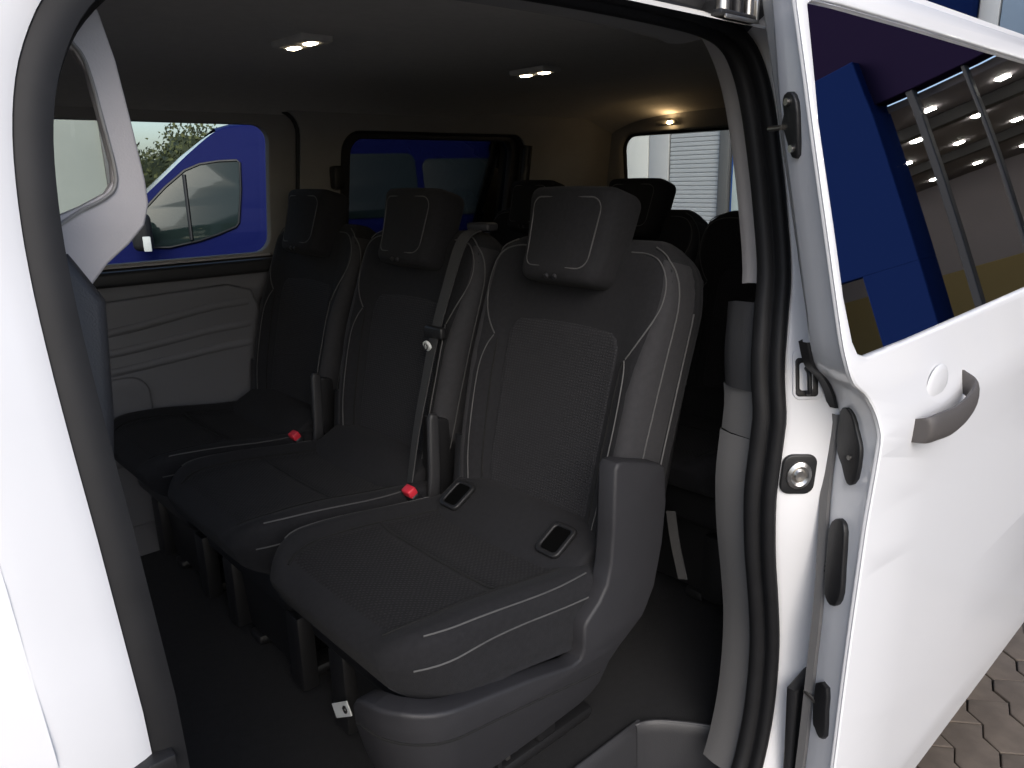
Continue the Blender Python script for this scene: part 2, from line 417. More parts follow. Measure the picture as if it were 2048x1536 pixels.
V(plate('far_quarter_trim', [(1.205, -.02), (1.205, .862), (2.76, .862), (2.76, -.02)], [], .04, lambda u, v, w: (u, 2.36 + w, v), 'darktrim', None, .006))
V(plate('far_body_side', [(-1.3, -.30), (-1.3, 1.36), (2.86, 1.36), (2.95, .6), (2.95, -.30)], [w1o, w2o], .004, FW(2.437), 'white', None, 0, CUTS))
# near quarter wall, inside
V(plate('near_quarter_trim', [(1.20, -.02), (1.20, 1.33), (2.76, 1.33), (2.76, -.02)], [rrect(1.35, .885, 2.12, 1.25, .05)], .03, lambda u, v, w: (u, .60 + lean(v) + w, v), 'darktrim', None, .004, [.4, .6, .85, 1.0, 1.2]))
V(plate('quarter_glass', rrect(1.33, .865, 2.14, 1.27, .05), [], .004, lambda u, v, w: (u, .545 + lean(v) + w, v), 'privacy', None, 0, [.9, 1.0, 1.1, 1.2]))
# coat hook / belt anchor shapes on the far pillars
V(box('belt_anchor', (1.30, 2.27, 1.075), (1.34, 2.31, 1.15), 'black', None, .01))
V(tube('far_belt', crom([(2.16, 2.255, 1.22), (2.15, 2.265, 1.1), (2.13, 2.27, .95), (2.1, 2.28, .7)], 6), .02, 'black', None, 6))

# ---- tailgate with its window
RW = lambda x0: (lambda u, v, w: (x0 - .10 * max(0, v - .85) + w, u, v))
rwin = rrect(.78, .86, 2.235, 1.270, .07); rwo = rrect(.70, .82, 2.315, 1.315, .09)
tg = V(plate('tailgate', [(.60, -.05), (.60, .9), (.66, 1.36), (2.28, 1.36), (2.36, .9), (2.36, -.05)], [rwin], .05, RW(2.76), 'greige', None, .012, [.85]))
under(plate('pane', rwo, [], .003, RW(2.795), 'glass', None, 0), tg)
under(tube('window_seal', [Vector(RW(2.765)(a_, b_, 0)) for a_, b_ in rwin], .010, 'rubber2', None, 8, True), tg)
hi_l = under(box('tailgate_lamp', (2.675, 1.93, 1.296), (2.70, 2.03, 1.312), 'greige', None, .005), tg)
under(box('lens', (2.668, 1.945, 1.298), (2.676, 1.965, 1.306), 'lamp2', None, .002), tg)
V(plate('tail_skin', [(.52, -.30), (.52, .86), (.60, 1.36), (2.32, 1.36), (2.42, .86), (2.42, -.30)], [rwo], .004, RW(2.83), 'white', None, 0, [.85]))
V(plate('front_bulkhead', [(.52, -.05), (.52, 1.36), (2.42, 1.36), (2.42, -.05)], [rrect(.7, .7, 2.24, 1.3, .1)], .01, lambda u, v, w: (-1.1 + w, u, v), 'darktrim', None, 0))

# ---- sliding door, standing open along the body side
YD = .412
dedge = [(.941, 1.345), (.944, 1.25), (.948, 1.15), (.956, 1.033), (.964, .93), (.972, .865), (.992, .825), (1.035, .795), (1.064, .755), (1.072, .70), (1.067, .55), (1.061, .38), (1.060, .2), (1.060, -.10), (1.075, -.155)]
dcurve = [(p.x, p.y) for p in crom([(a_, b_, 0) for a_, b_ in dedge], 4)]
door_out = [(1.06, 1.352), (2.35, 1.352), (2.42, 1.34), (2.46, 1.2), (2.49, .85), (2.50, .3), (2.50, -.155)] + dcurve[::-1][0:1] + dcurve[::-1][1:]
dwin = [(.966, 1.298), (.960, 1.16), (.972, 1.03), (.979, .94), (.992, .880), (1.004, .862), (1.030, .853), (1.20, .853), (2.30, .872), (2.33, .89), (2.32, 1.26), (2.29, 1.303), (1.3, 1.310), (1.06, 1.310), (.985, 1.308)]
DF = lambda u, v, w: (u, YD + .004 + lean(v) + w, v)
door = V(plate('sliding_door', door_out, [dwin], .010, DF, 'white', None, .003, CUTS + [.5, .3, .7, .76], [1.3, 1.6]))
door['label'] = 'white sliding door pushed back along the body side'
under(plate('door_window', [(a_ + (.006 if a_ < 1.1 else -.0), b_) for a_, b_ in dwin], [], .003, lambda u, v, w: (u, YD + .009 + lean(v) + w, v), 'doorglass', None, 0, [.9, 1.0, 1.1, 1.2, 1.3]), door)
under(plate('inner_panel', [(p[0] + .075, p[1]) for p in dcurve[::-1]] + [(1.12, 1.34), (2.4, 1.34), (2.47, .85), (2.48, -.14)], [rrect(1.10, .90, 2.28, 1.27, .06)], .02, lambda u, v, w: (u, YD + .078 + lean(v) + w, v), 'greige', None, .004, CUTS), door)
# leading edge: painted flange rolling back to the inner panel
def dring(off, y):
    out = []
    for i, (x, z) in enumerate(dcurve):
        a_ = Vector(dcurve[max(i - 1, 0)]); b_ = Vector(dcurve[min(i + 1, len(dcurve) - 1)]); t = (b_ - a_).normalized(); nn = Vector((-t.y, t.x))
        q = Vector((x, z)) + nn * off; out.append(Vector((q.x, y + lean(z), q.y)))
    return out
DEEP = [(-.2, .064), (.40, .066), (.467, .070), (.62, .085), (.75, .088), (.90, .070), (1.19, .064), (1.345, .045)]
def fr_(t, dx=0, dy=0):                       # ring on the slanted edge face, t = 0 outer skin .. 1 inner side
    return [Vector((x + .62 * t * interp(DEEP, z) + dx, YD + lean(z) + t * interp(DEEP, z) + dy, z)) for x, z in dcurve]
under(loft('leading_edge', [fr_(0, .002, -.0008), fr_(0, -.001, .001), fr_(.05, -.002), fr_(.12, -.0005), fr_(.2), fr_(.6), fr_(.93), fr_(1, .003, .001), fr_(1, .04, .003)], 'white', None, closed_ring=False, caps=False, angle=50), door)
nk = len(dcurve); kb = [i for i in range(nk) if .735 < dcurve[i][1] < .875]; kg = [i for i in range(nk) if dcurve[i][1] <= .737]
for nm, ks, mm in (('edge_cover', kb, 'black'), ('edge_strip', kg, 'taupe')):  # strips along the inner edge: black above, taupe below
    rg = [fr_(1, -.001, -.002), fr_(1, -.005, .001), fr_(1, -.004, .014), fr_(1, .012, .016)]
    under(loft(nm, [[r[i] for i in ks] for r in rg], mm, None, closed_ring=False, caps=False), door)
# black fittings lying on the slanted edge face
dxz = sorted([(b_, a_) for a_, b_ in dcurve])
def edge_fit(name, poly, thick=.010, m='black', bev=.003):
    f = lambda u, v, w: (interp(dxz, v) + .62 * u + w * .85 - .002, YD + lean(v) + u - w * .5, v)
    return under(plate(name, [(p.x, p.y) for p in crom([(a_, b_, 0) for a_, b_ in poly], 2, True)], [], thick, f, m, None, bev), door), f
g, f = edge_fit('guide_roller_plate', [(.044, 1.196), (.030, 1.198), (.022, 1.184), (.026, 1.151), (.033, 1.12), (.045, 1.117), (.050, 1.134), (.054, 1.150), (.058, 1.160), (.050, 1.172), (.050, 1.185)])
under(tube('guide_pin', [f(.055, 1.156, -.005), f(.082, 1.156, -.006)], .0035, 'metal', None, 8), g)
for u_, v_ in ((.036, 1.186), (.040, 1.128)): under(tube('bolt', [f(u_, v_, -.003), f(u_, v_, -.009)], .005, 'metal', None, 8), g)
g, f = edge_fit('latch_cover', [(.077, .744), (.060, .756), (.050, .748), (.045, .727), (.035, .709), (.030, .691), (.030, .653), (.042, .637), (.052, .642), (.064, .661), (.077, .677), (.083, .708)])
under(tube('bolt', [f(.048, .68, -.004), f(.048, .68, -.008)], .004, 'metal', None, 8), g)
g, f = edge_fit('rubber_buffer', [(.068, .553), (.057, .574), (.043, .577), (.034, .563), (.029, .51), (.025, .466), (.031, .442), (.044, .432), (.056, .438), (.062, .455), (.066, .51)], .014)
for k in range(8): under(box('buffer_tooth', Vector(f(.064, .475 + k * .0085, -.002)), Vector(f(.072, .4795 + k * .0085, .003)), 'black', None, .001, 1), g)
g, f = edge_fit('lower_latch', [(.056, .278), (.030, .290), (.026, .25), (.022, .205), (.034, .190), (.046, .198), (.054, .21)], .012)
under(tube('latch_pin', [f(.052, .245, -.004), f(.076, .245, -.006)], .004, 'metal', None, 8), g)
# outside handle: strap over a dished recess, with a lock boss
rec = []
for r_, dy in ((1.0, .0005), (.93, -.0015), (.8, .0)):
    rec.append([Vector((1.235 + .075 * r_ * math.cos(t), YD - .0035 + lean(.765 + .045 * r_ * math.sin(t)) + dy, .765 + .045 * r_ * math.sin(t))) for t in [2 * math.pi * k / 32 for k in range(32)]])
hp = crom([(1.188, .004, .712), (1.191, -.014, .716), (1.215, -.021, .718), (1.27, -.025, .716), (1.335, -.024, .722), (1.385, -.018, .737), (1.398, .004, .750)], 8)
rings = []
for i, p in enumerate(hp):
    t = i / (len(hp) - 1); hh = .019 + .004 * math.sin(math.pi * t); dd = .0075
    rings.append([Vector((p.x, YD - .004 + lean(p.z) + p.y + dd * math.cos(a_), p.z + hh * math.sin(a_))) for a_ in [2 * math.pi * k / 14 for k in range(14)]])
under(loft('door_handle', rings, 'handle', None), door)
rr_ = []
for k, (r_, dy) in enumerate(((.040, .0015), (.037, .0), (.026, -.0015), (.001, -.002))):
    rr_.append([Vector((1.285 + r_ * 1.15 * math.cos(t), YD - .002 + lean(.765) + dy, .766 + r_ * .8 * math.sin(t))) for t in [2 * math.pi * j / 28 for j in range(28)]])
under(loft('handle_boss', rr_, 'white', None, caps=False), door)
# pressed swage lines of the door skin

# ---- fittings on the rear jamb of the opening
opr = sorted([(p.y, p.x) for p in OP if p.x > .9 and 0 < p.y < 1.2])
def jamb_fit(name, poly, off, m, thick=.008, bev=.003):
    f = lambda u, v, w: (interp(opr, v) + off + u * .707 + w * .707, .5655 - off - u * .707 + w * .707 + lean(v), v)
    return V(plate(name, poly, [], thick, f, m, None, bev)), f
g, f = jamb_fit('striker_recess', rrect(-.023, .757, .023, .836, .012), .033, 'jamb', .004, .0015)
under(plate('striker_pocket', rrect(-.019, .762, .016, .822, .006), [rrect(-.012, .772, .008, .814, .004)], .006, f, 'black', None, .002), g)
under(tube('striker_loop', crom([f(-.002, .806, -.003), f(-.002, .802, -.016), f(-.002, .785, -.018), f(-.002, .772, -.016), f(-.002, .768, -.003)], 5), .0035, 'black', None, 8), g)
g, f = jamb_fit('door_contact', rrect(-.027, .600, .027, .668, .016), .030, 'black', .008)
under(loft('contact_lens', [[Vector(f(.020 * r_ * math.cos(t), .634 + .024 * r_ * math.sin(t), dw)) for t in [2 * math.pi * k / 24 for k in range(24)]] for r_, dw in ((1.0, -.003), (.95, -.008), (.7, -.011), (.5, -.008), (.35, -.011), (.01, -.010))], 'metal', None, caps=False), g)
V(tube('jamb_slot', [(1.166, .525 + lean(1.02), 1.035), (1.164, .525 + lean(1.0), .995), (1.158, .525 + lean(.96), .955)], .0035, 'black', None, 6))
# lower track mouth at the foot of the jamb
g = V(plate('track_mouth', [(1.10, .235), (1.17, .245), (1.19, .30), (1.205, .31), (1.21, -.20), (1.12, -.20), (1.11, .10)], [], .02, lambda u, v, w: (u, .512 + w, v), 'black', None, .006))
# upper roller carriage at the rear top corner
a, b = oi(.33, 1.297), oi(1.068, 1.289)
strip('upper_track_cover', [(.006, .5555), (.016, .546), (.028, .533), (.045, .516), (.060, .502), (.082, .491)], 'darktrim', a, b)
arm = V(box('roller_arm', (.925, .600, 1.297), (1.015, .618, 1.306), 'black', None, .003))
for x in (.94, .975, 1.003): under(tube('roller', [(x, .609, 1.305), (x, .609, 1.330)], .0085, 'metal' if x != .975 else 'black', None, 12), arm)
under(box('bracket', (1.008, .598, 1.296), (1.014, .620, 1.345), 'metal', None, .002), arm)
under(box('bracket', (.93, .596, 1.294), (1.01, .600, 1.299), 'metal', None, .001), arm)
under(box('arm_root', (.955, .612, 1.303), (.99, .665, 1.325), 'black', None, .004), arm)

# ================================================================== SEATS
def c1(kn, q):           # Catmull-Rom through a list of 2D knots at real-valued index q
    N = len(kn) - 1; q = max(0, min(N - 1e-6, q)); i = int(q); t = q - i
    g = lambda k: Vector(kn[k]) if 0 <= k <= N else (Vector((-kn[1][0], kn[1][1])) if k < 0 else Vector((-kn[N - 1][0], kn[N - 1][1])))
    p0, p1, p2, p3 = g(i - 1), g(i), g(i + 1), g(i + 2)
    return .5 * ((2 * p1) + (p2 - p0) * t + (2 * p0 - 5 * p1 + 4 * p2 - p3) * t * t + (3 * p1 - p0 - 3 * p2 + p3) * t ** 3)
BK = [(0, .006), (.35, .004), (.60, -.002), (.75, -.022), (.87, -.034), (.96, -.024), (1.0, .010), (1.0, .055), (.985, .09), (.88, .112), (0, .118)]
BW = [(0, .200), (.06, .214), (.2, .228), (.45, .236), (.70, .242), (.80, .244), (.88, .237), (.94, .221), (.98, .195), (1.0, .160)]
BB = [(0, .8), (.25, 1), (.55, .95), (.72, .55), (.85, .25), (1, .15)]
def smooth(kn, x):       # smoothed lookup
    return (interp(kn, x - .03) + 2 * interp(kn, x) + interp(kn, x + .03)) / 4
def BP(q, v, sd, off=0):
    """point on the backrest; q runs front centre (0) -> bolster (4) -> side (7) -> rear centre (10)"""
    def raw(q, v):
        s, d = c1(BK, q); w = smooth(BW, v); bl = smooth(BB, v)
        if d < 0: d = d * bl
        th = 1.0 if v < .9 else math.sqrt(max(.02, 1 - ((v - .9) / .105) ** 2))
        d = .055 + (d - .055) * th
        bow = .010 * math.sin(math.pi * min(1, v / .8))
        zz = .395 + .595 * v; xx = .962 + .150 * v + .012 * (v - .5) ** 2 - bow * .5
        return Vector((xx + d * .97, s * w * sd, zz - d * .24))
    p = raw(q, v)
    if off:
        a_ = raw(q + .05, v) - raw(max(q - .05, 0), v); b_ = raw(q, min(v + .01, .995)) - raw(q, v - .01)
        p = p - a_.cross(b_).normalized() * off * sd
    return p
CK = [(0, -.004), (.35, -.003), (.62, .0), (.76, .012), (.88, .020), (.97, .010), (1.0, -.014), (1.0, -.060), (.99, -.098), (.90, -.112), (0, -.114)]
CX0, CX1 = .487, .955
def CP(q, u, sd, off=0):
    def raw(q, u):
        s, d = c1(CK, q); x = CX0 + (CX1 - CX0) * u
        w = .246 - .070 * max(0, 1 - u / .24) ** 2.4 - .01 * max(0, u - .7)
        t = max(0, 1 - u / .22); dr = 1 - math.sqrt(max(0, 1 - (t * .99) ** 2.6))
        zc = -.050 - .012 * t
        d = zc + (d - zc) * (1 - .80 * dr)
        hump = .016 * math.exp(-((u - .35) / .3) ** 2)
        zt = .446 + hump * .8 - .034 * u
        if d < zc: x += .035 * t * 0
        return Vector((x + max(0, -d - .035) * .40 * (1 if u < .3 else max(0, 1 - (u - .3) / .4)), s * w * sd, zt + d))
    p = raw(q, u)
    if off:
        a_ = raw(q + .05, u) - raw(max(q - .05, 0), u); b_ = raw(q, min(u + .01, 1)) - raw(q, max(0, u - .01))
        p = p - a_.cross(b_).normalized() * off * sd
    return p

def make_seat():
    seat = empty('passenger_seat', (.70, 0, 0))  # one individual passenger seat and its parts
    def P(o): o.parent = seat; o.location = (-.70, 0, 0); return o
    def K(o, par): o.parent = par; return o
    # cushion
    qs = [k * .25 for k in range(41)]
    us = [0, .002, .005, .010, .016, .028, .045, .07, .10, .14, .19, .25, .31, .4, .5, .6, .7, .8, .9, .97, 1.0]
    rings = []
    for u in us: rings.append([CP(q, u, 1) for q in qs] + [CP(q, u, -1) for q in qs[-2:0:-1]])
    cu = P(loft('cushion', rings, 'fabric', angle=80))
    # flat panel inset in the cushion, two cloth fields with a cross seam between
    def field(name, u0, u1, m, n=14):
        vs = []; fs = []
        Q = 18
        for i in range(n + 1):
            u = u0 + (u1 - u0) * i / n
            for k in range(-Q, Q + 1):
                e = min(1, min((Q - abs(k)) / 1.5, min(i, n - i) / 1.0) * 1.0)
                vs.append(CP(abs(k) / Q * 2.55, u, 1 if k >= 0 else -1, .0025 * (e if e > 0 else -.6)))
        W = 2 * Q + 1
        fs = [(i * W + k, i * W + k + 1, (i + 1) * W + k + 1, (i + 1) * W + k) for i in range(n) for k in range(W - 1)]
        return K(mesh(name, vs, fs, m, None, angle=80), cu)
    field('cushion_panel', .075, .50, 'insert2'); field('cushion_panel', .51, .88, 'insert2')
    for sd in (-1, 1):
        K(tube('panel_seam', [CP(2.66, .06 + .82 * k / 24, sd, .0008) for k in range(25)], .0022, 'seam', None, 6), cu)
    K(tube('cross_seam', [CP(abs(k) / 12 * 2.6, .505, 1 if k >= 0 else -1, .0012) for k in range(-12, 13)], .0024, 'seam', None, 6), cu)
    for sd in (-1, 1):
        K(tube('stitching', [CP(4.55 + .35 * math.sin(math.pi * k / 24), .12 + .72 * k / 24, sd, .0006) for k in range(25)], .0015, 'stitch', None, 6), cu)
        K(tube('stitching', [CP(6.15 + .25 * (1 - k / 24) ** 2, .075 + .765 * k / 24, sd, .0006) for k in range(25)], .0015, 'stitch', None, 6), cu)
    # rear cross piece between cushion and backrest
    P(plate('cushion_bridge', [(.835, .37), (.85, .418), (.872, .432), (.945, .470), (.975, .476), (1.0, .465), (1.0, .36), (.86, .36)], [], .42, lambda u, v, w: (u, w, v), 'fabric', None, .010))
    # backrest
    vsn = [0, .02, .05, .09, .15, .22, .3, .4, .5, .58, .65, .7, .75, .8, .84, .88, .91, .935, .955, .972, .985, .994, 1.0]
    rings = [[BP(q, v, 1) for q in qs] + [BP(q, v, -1) for q in qs[-2:0:-1]] for v in vsn]
    bk = P(loft('backrest', rings, 'fabric', angle=80))
    # side panels in the lighter cloth follow the outer bolsters
    for sd in (-1, 1):
        vs = []; nv = 26; nq = 9
        for i in range(nv + 1):
            v = .06 + .905 * i / nv
            for k in range(nq + 1):
                e = -1 if k in (0, nq) or i in (0, nv) else 1
                qa = 3.75 + (.9 * max(0, (v - .62) / .3)); q = qa + (7.6 - qa) * k / nq
                vs.append(BP(q, v, sd, .0016 * e))
        W = nq + 1
        K(mesh('side_panel', vs, [(i * W + k, i * W + k + 1, (i + 1) * W + k + 1, (i + 1) * W + k) for i in range(nv) for k in range(nq)], 'fabric_side', None, angle=80), bk)
    # ribbed centre field with rounded upper corners
    vs = []; nv = 26; Q = 16
    for i in range(nv + 1):
        v = .03 + .70 * i / nv
        sh = 1 - .28 * max(0, (v - .64) / .09) ** 2.4
        for k in range(-Q, Q + 1):
            e = 1 if (abs(k) < Q and 0 < i < nv) else -.8
            vs.append(BP(abs(k) / Q * 2.15 * sh, v - (.012 * (k / Q) ** 2 if i > nv * .8 else 0), 1 if k >= 0 else -1, .003 * e))
    W = 2 * Q + 1
    K(mesh('centre_panel', vs, [(i * W + k, i * W + k + 1, (i + 1) * W + k + 1, (i + 1) * W + k) for i in range(nv) for k in range(W - 1)], 'insert', None, angle=80), bk)
    for sd in (-1, 1):
        K(tube('panel_seam', [BP(2.55 + .15 * (k / 20), .03 + .60 * k / 20, sd, .0006) for k in range(21)], .002, 'seam', None, 6), bk)
        sh = [(2.1, .955), (3.4, .952), (4.4, .935), (4.9, .90), (5.0, .855), (4.75, .80), (4.2, .74), (3.5, .68), (2.95, .64)]
        K(tube('shoulder_stitching', [BP(p.x, p.y, sd, .0008) for p in crom([(a_, b_, 0) for a_, b_ in sh], 5)], .0015, 'stitch', None, 6), bk)
        bl = [(2.95, .635), (3.25, .60), (3.5, .54), (3.6, .45), (3.6, .3), (3.5, .12)]
        K(tube('bolster_stitching', [BP(p.x, p.y, sd, .0026) for p in crom([(a_, b_, 0) for a_, b_ in bl], 5)], .0014, 'stitch', None, 6), bk)
        ol = [(4.6, .972), (5.3, .955), (5.9, .92), (6.15, .86), (6.15, .75), (6.1, .6), (6.05, .4), (6.0, .18)]
        K(tube('edge_stitching', [BP(p.x, p.y, sd, .0026) for p in crom([(a_, b_, 0) for a_, b_ in ol], 5)], .0015, 'stitch', None, 6), bk)
        K(tube('rear_piping', [BP(7.35 + .1 * k / 16, .80 - .52 * k / 16, sd, .0026) for k in range(17)], .0017, 'stitch', None, 6), bk)
    # moulded back board behind the cushion of the backrest
    P(box('back_board', (1.085, -.21, .40), (1.115, .21, .93), 'black', None, .012, 3, Matrix.Rotation(math.radians(14), 3, 'Y').to_euler(), (1.08, 0, .40)))
    # headrest
    bm = bmesh.new(); bmesh.ops.create_cube(bm, size=1)
    for v in bm.verts: v.co = Vector((v.co.x * .090, v.co.y * .220, v.co.z * .186))
    bmesh.ops.bevel(bm, geom=list(bm.edges), offset=.030, segments=6, affect='EDGES', profile=.55)
    bmesh.ops.subdivide_edges(bm, edges=[e for e in bm.edges if e.calc_length() > .1], cuts=4, use_grid_fill=True)
    HC = Vector((1.097, -.002, .984)); HR = Matrix.Rotation(math.radians(17), 3, 'Y')
    def HM(c):
        c = Vector(c); c.x += .012 * (c.y / .116) ** 2 - .010 * (c.z / .1) ** 2 * (1 if c.x < 0 else 0)
        c.y *= 1 + .09 * c.z / .1
        return HC + HR @ c
    for v in bm.verts: v.co = HM(v.co)
    me = bpy.data.meshes.new('headrest'); bm.to_mesh(me); bm.free(); hr = P(link('headrest', me, 'fabric', None, True, 80))
    rr = rrect(-.084, -.066, .084, .068, .022, 6)
    K(tube('stitching', [HM((-.0458 + .0015 * (abs(a_) / .082) ** 8, a_, b_)) for a_, b_ in rr], .0014, 'stitch', None, 6, True), hr)
    for y in (-.012, .012): K(tube('release_button', [HM((-.036, y, -.080)), HM((-.041, y, -.087))], .005, 'shell', None, 10), hr)
    for y in (-.06, .06): P(tube('headrest_post', [(1.125, y, .95), (1.135, y, .915)], .006, 'black', None, 10))
    # plastic base shell: outer side with its upright hinge cover, pan under the cushion
    so = [(.406, .300), (.410, .338), (.420, .352), (.436, .360), (.460, .366), (.50, .368), (.56, .360), (.70, .334), (.806, .306), (.824, .309), (.829, .320), (.831, .370), (.840, .380), (.868, .400), (.888, .425), (.897, .460), (.902, .52), (.905, .630), (.912, .640), (.925, .640), (1.03, .607), (1.042, .596), (1.050, .53), (1.042, .45), (1.022, .37), (.99, .32),
          (.935, .282), (.912, .258), (.898, .215), (.880, .198), (.85, .188), (.75, .180), (.56, .176), (.47, .178), (.44, .190), (.420, .215), (.409, .250)]
    RC, XC = .080, .572
    def mp(u, v, w):                          # the shell runs along the side and wraps round the front corner
        ins = .032 * min(1, max(0, (.335 - v) / .15)) ** 1.4 * (1 if w < 0 else .4)
        if u >= XC: return (u, -.246 + w + ins, v)
        ph = min((XC - u) / RC, math.pi / 2); ext = max(0, (XC - u) - RC * math.pi / 2)
        r_ = RC - w - ins
        return (XC - r_ * math.sin(ph), -.246 + RC - r_ * math.cos(ph) + ext, v)
    sh_ = P(plate('base_shell', so, [], .040, lambda u, v, w: mp(u, v, w - .006), 'shell', None, .006, [.19, .21, .23, .25, .27, .29, .31, .335], [.36 + .0125 * k for k in range(18)], angle=40))
    gpt = [(.416, .306), (.43, .312), (.46, .316), (.50, .316), (.55, .310), (.65, .294), (.75, .276), (.83, .260), (.885, .250)]
    K(tube('groove_shade_line', [Vector(mp(p.x, p.y, -.0262)) for p in crom([(a_, b_, 0) for a_, b_ in gpt], 6)], .0022, 'seam', None, 6), sh_)  # dark tube drawn on as the shade of a crease in the shell
    P(plate('hinge_inner', [(.90, .36), (.935, .44), (.945, .585), (1.0, .575), (1.03, .5), (.98, .34)], [], .035, lambda u, v, w: (u, -.212 + w, v), 'black', None, .008))
    P(plate('hinge_inner', [(.90, .36), (.95, .44), (.965, .56), (1.02, .55), (1.03, .5), (.98, .34)], [], .03, lambda u, v, w: (u, .222 + w, v), 'black', None, .008))
    P(box('seat_pan', (.57, -.215, .235), (.93, .225, .335), 'black', None, .03, 4))
    P(plate('dark_gap_panel', [(-.205, .30), (.205, .30), (.17, .10), (.15, .03), (-.12, .03), (-.17, .12)], [], .016, lambda u, v, w: (.625 + (.3 - v) * .06 + w, u, v), 'black', None, .005))  # black panel added to keep the gap under the cushion dark
    for y in (-.16, .18):
        P(box('leg', (.60, y - .03, .028), (.64, y + .03, .21), 'black', None, .008)); P(box('leg', (.86, y * .6 - .03, .028), (.91, y * .6 + .03, .21), 'black', None, .008))
        P(box('floor_rail', (.62, y * .6 - .03, .002), (1.02, y * .6 + .03, .030), 'black', None, .010))
    # child-seat anchor frames in the gap between cushion and backrest
    for y in (-.135, .155):
        af = lambda u, v, w: (.905 + v * .86 - w * .5 - .002, y + u, .4515 + v * .5 + w * .86 + .0045)
        fr = P(plate('anchor_frame', rrect(-.029, -.036, .029, .036, .013), [rrect(-.020, -.027, .020, .027, .008)], .010, af, 'black', None, .003))
        K(plate('anchor_pocket', rrect(-.023, -.030, .023, .030, .008), [], .003, af, 'void', None, 0), fr)  # flat near-black plate paints the shade inside the pocket
    return seat

def kids(o): return [c for c in bpy.data.objects if c.parent == o]
def copy_tree(o, parent=None):
    c = o.copy(); COL.objects.link(c); c.parent = parent
    for k in list(o.children): copy_tree(k, c)
    return c
YS = (1.02, 1.545, 2.07)
near = make_seat()
mid = copy_tree(near); far = copy_tree(near)
for o in (mid, far):     # between the seats only a slim hinge post shows
    for k in list(o.children):
        if k.name.startswith(('base_shell', 'anchor_frame')):
            for g in list(k.children): bpy.data.objects.remove(g)
            bpy.data.objects.remove(k)
hpm = plate('hinge_post', [(.905, .40), (.912, .46), (.918, .595), (.924, .606), (.940, .602), (.944, .59), (.942, .48), (.935, .38)], [], .016, lambda u, v, w: (u, -.256 + w, v), 'darktrim', None, .006)
hpm.parent = mid; hpm.location = (-.70, 0, 0)
h2 = hpm.copy(); COL.objects.link(h2); h2.parent = far
r3 = [copy_tree(mid) for _ in range(3)]
near.location = (.70, YS[0], 0); mid.location = (.70, YS[1], 0); far.location = (.70, YS[2], 0)
tag(near, 'black cloth seat beside the open door, grey plastic shell on its side', 'car seat', 'second row seats')
tag(mid, 'middle black cloth seat of the front row, grey belt hanging across it', 'car seat', 'second row seats')
tag(far, 'dark cloth seat of the front row, beside the large side window', 'car seat', 'second row seats')
for o, y, l in zip(r3, (1.10, 1.60, 2.08), ('black rear row seat behind the seat by the open door', 'middle black rear row seat, headrest dark against the tailgate window', 'black rear row seat beside the dark quarter window')):
    o.location = (1.62, y, .008); tag(o, l, 'car seat', 'rear row seats')

def S_(o, seat):         # part modelled in world coordinates under a seat
    return under(o, seat)
def buckle(seat, p, yaw=0):
    b = S_(box('belt_buckle', (p[0] - .012, p[1] - .016, p[2] - .075), (p[0] + .012, p[1] + .016, p[2] - .004), 'black', None, .006, 3, Matrix.Rotation(math.radians(-28), 3, 'Y').to_euler(), p), seat)
    under(box('release_button', (p[0] - .011, p[1] - .015, p[2] - .008), (p[0] + .011, p[1] + .015, p[2] + .012), 'red', None, .004, 3, Matrix.Rotation(math.radians(-28), 3, 'Y').to_euler(), p), b)
buckle(mid, (.862, 1.292, .440)); buckle(far, (.862, 1.828, .440))
S_(box('pull_tab', (.50, 2.33, .335), (.51, 2.352, .375), 'red', None, .003), far)
# grey belt of the middle seat: from the shoulder guide down to the buckle side
def ribbon(name, pts, w, m, th=.0012, side=Vector((0, 1, 0)), parent=None, tw=None):
    P_ = crom(pts, 8); rings = []
    for i, p in enumerate(P_):
        a_ = P_[max(i - 1, 0)]; b_ = P_[min(i + 1, len(P_) - 1)]; t = (b_ - a_).normalized()
        sd = side if tw is None else (side.lerp(tw, i / (len(P_) - 1)))
        s = (sd - t * sd.dot(t)).normalized(); nn = t.cross(s)
        rings.append([p - s * w / 2 - nn * th, p + s * w / 2 - nn * th, p + s * w / 2 + nn * th, p - s * w / 2 + nn * th])
    return loft(name, rings, m, None, angle=30)
bp = [(1.128, 1.338, .992), (1.085, 1.352, .965), (1.045, 1.365, .86), (1.010, 1.372, .76), (.975, 1.368, .66), (.930, 1.352, .55), (.885, 1.325, .445)]
belt = S_(ribbon('seat_belt', bp, .036, 'belt', side=Vector((-.15, 1, 0)), tw=Vector((.35, .9, 0))), mid)
belt['label'] = 'grey webbing belt'
tp = Vector((1.008, 1.366, .762))
under(box('belt_tongue', tp + Vector((-.010, -.032, -.010)), tp + Vector((.008, .032, .016)), 'black', None, .005, 3), belt)
st = under(tube('belt_stop', [tp + Vector((-.011, .016, -.028)), tp + Vector((-.017, .016, -.030))], .012, 'tag', None, 16), belt)
under(tube('stop_ring', [tp + Vector((-.0185, .016 + .006 * math.cos(t), -.0305 + .007 * math.sin(t))) for t in [2 * math.pi * k / 14 for k in range(14)]], .0014, 'shell', None, 6, True), belt)
g = S_(box('belt_guide', (1.115, 1.30, .985), (1.150, 1.375, 1.003), 'shell', None, .006, 3), mid)
# paper tag on the near seat's leg, with its printed mark
tg_ = S_(box('paper_tag', (.590, 1.135, .083), (.593, 1.210, .113), 'tag', None, .0008, 1, Matrix.Rotation(math.radians(-33), 3, 'X').to_euler()), near)
under(tube('printed_mark', [Vector((.589, 1.155 + .006 * math.cos(t), .109 + .006 * math.sin(t))) for t in [2 * math.pi * k / 14 for k in range(14)]], .0022, 'black', None, 6, True), tg_)
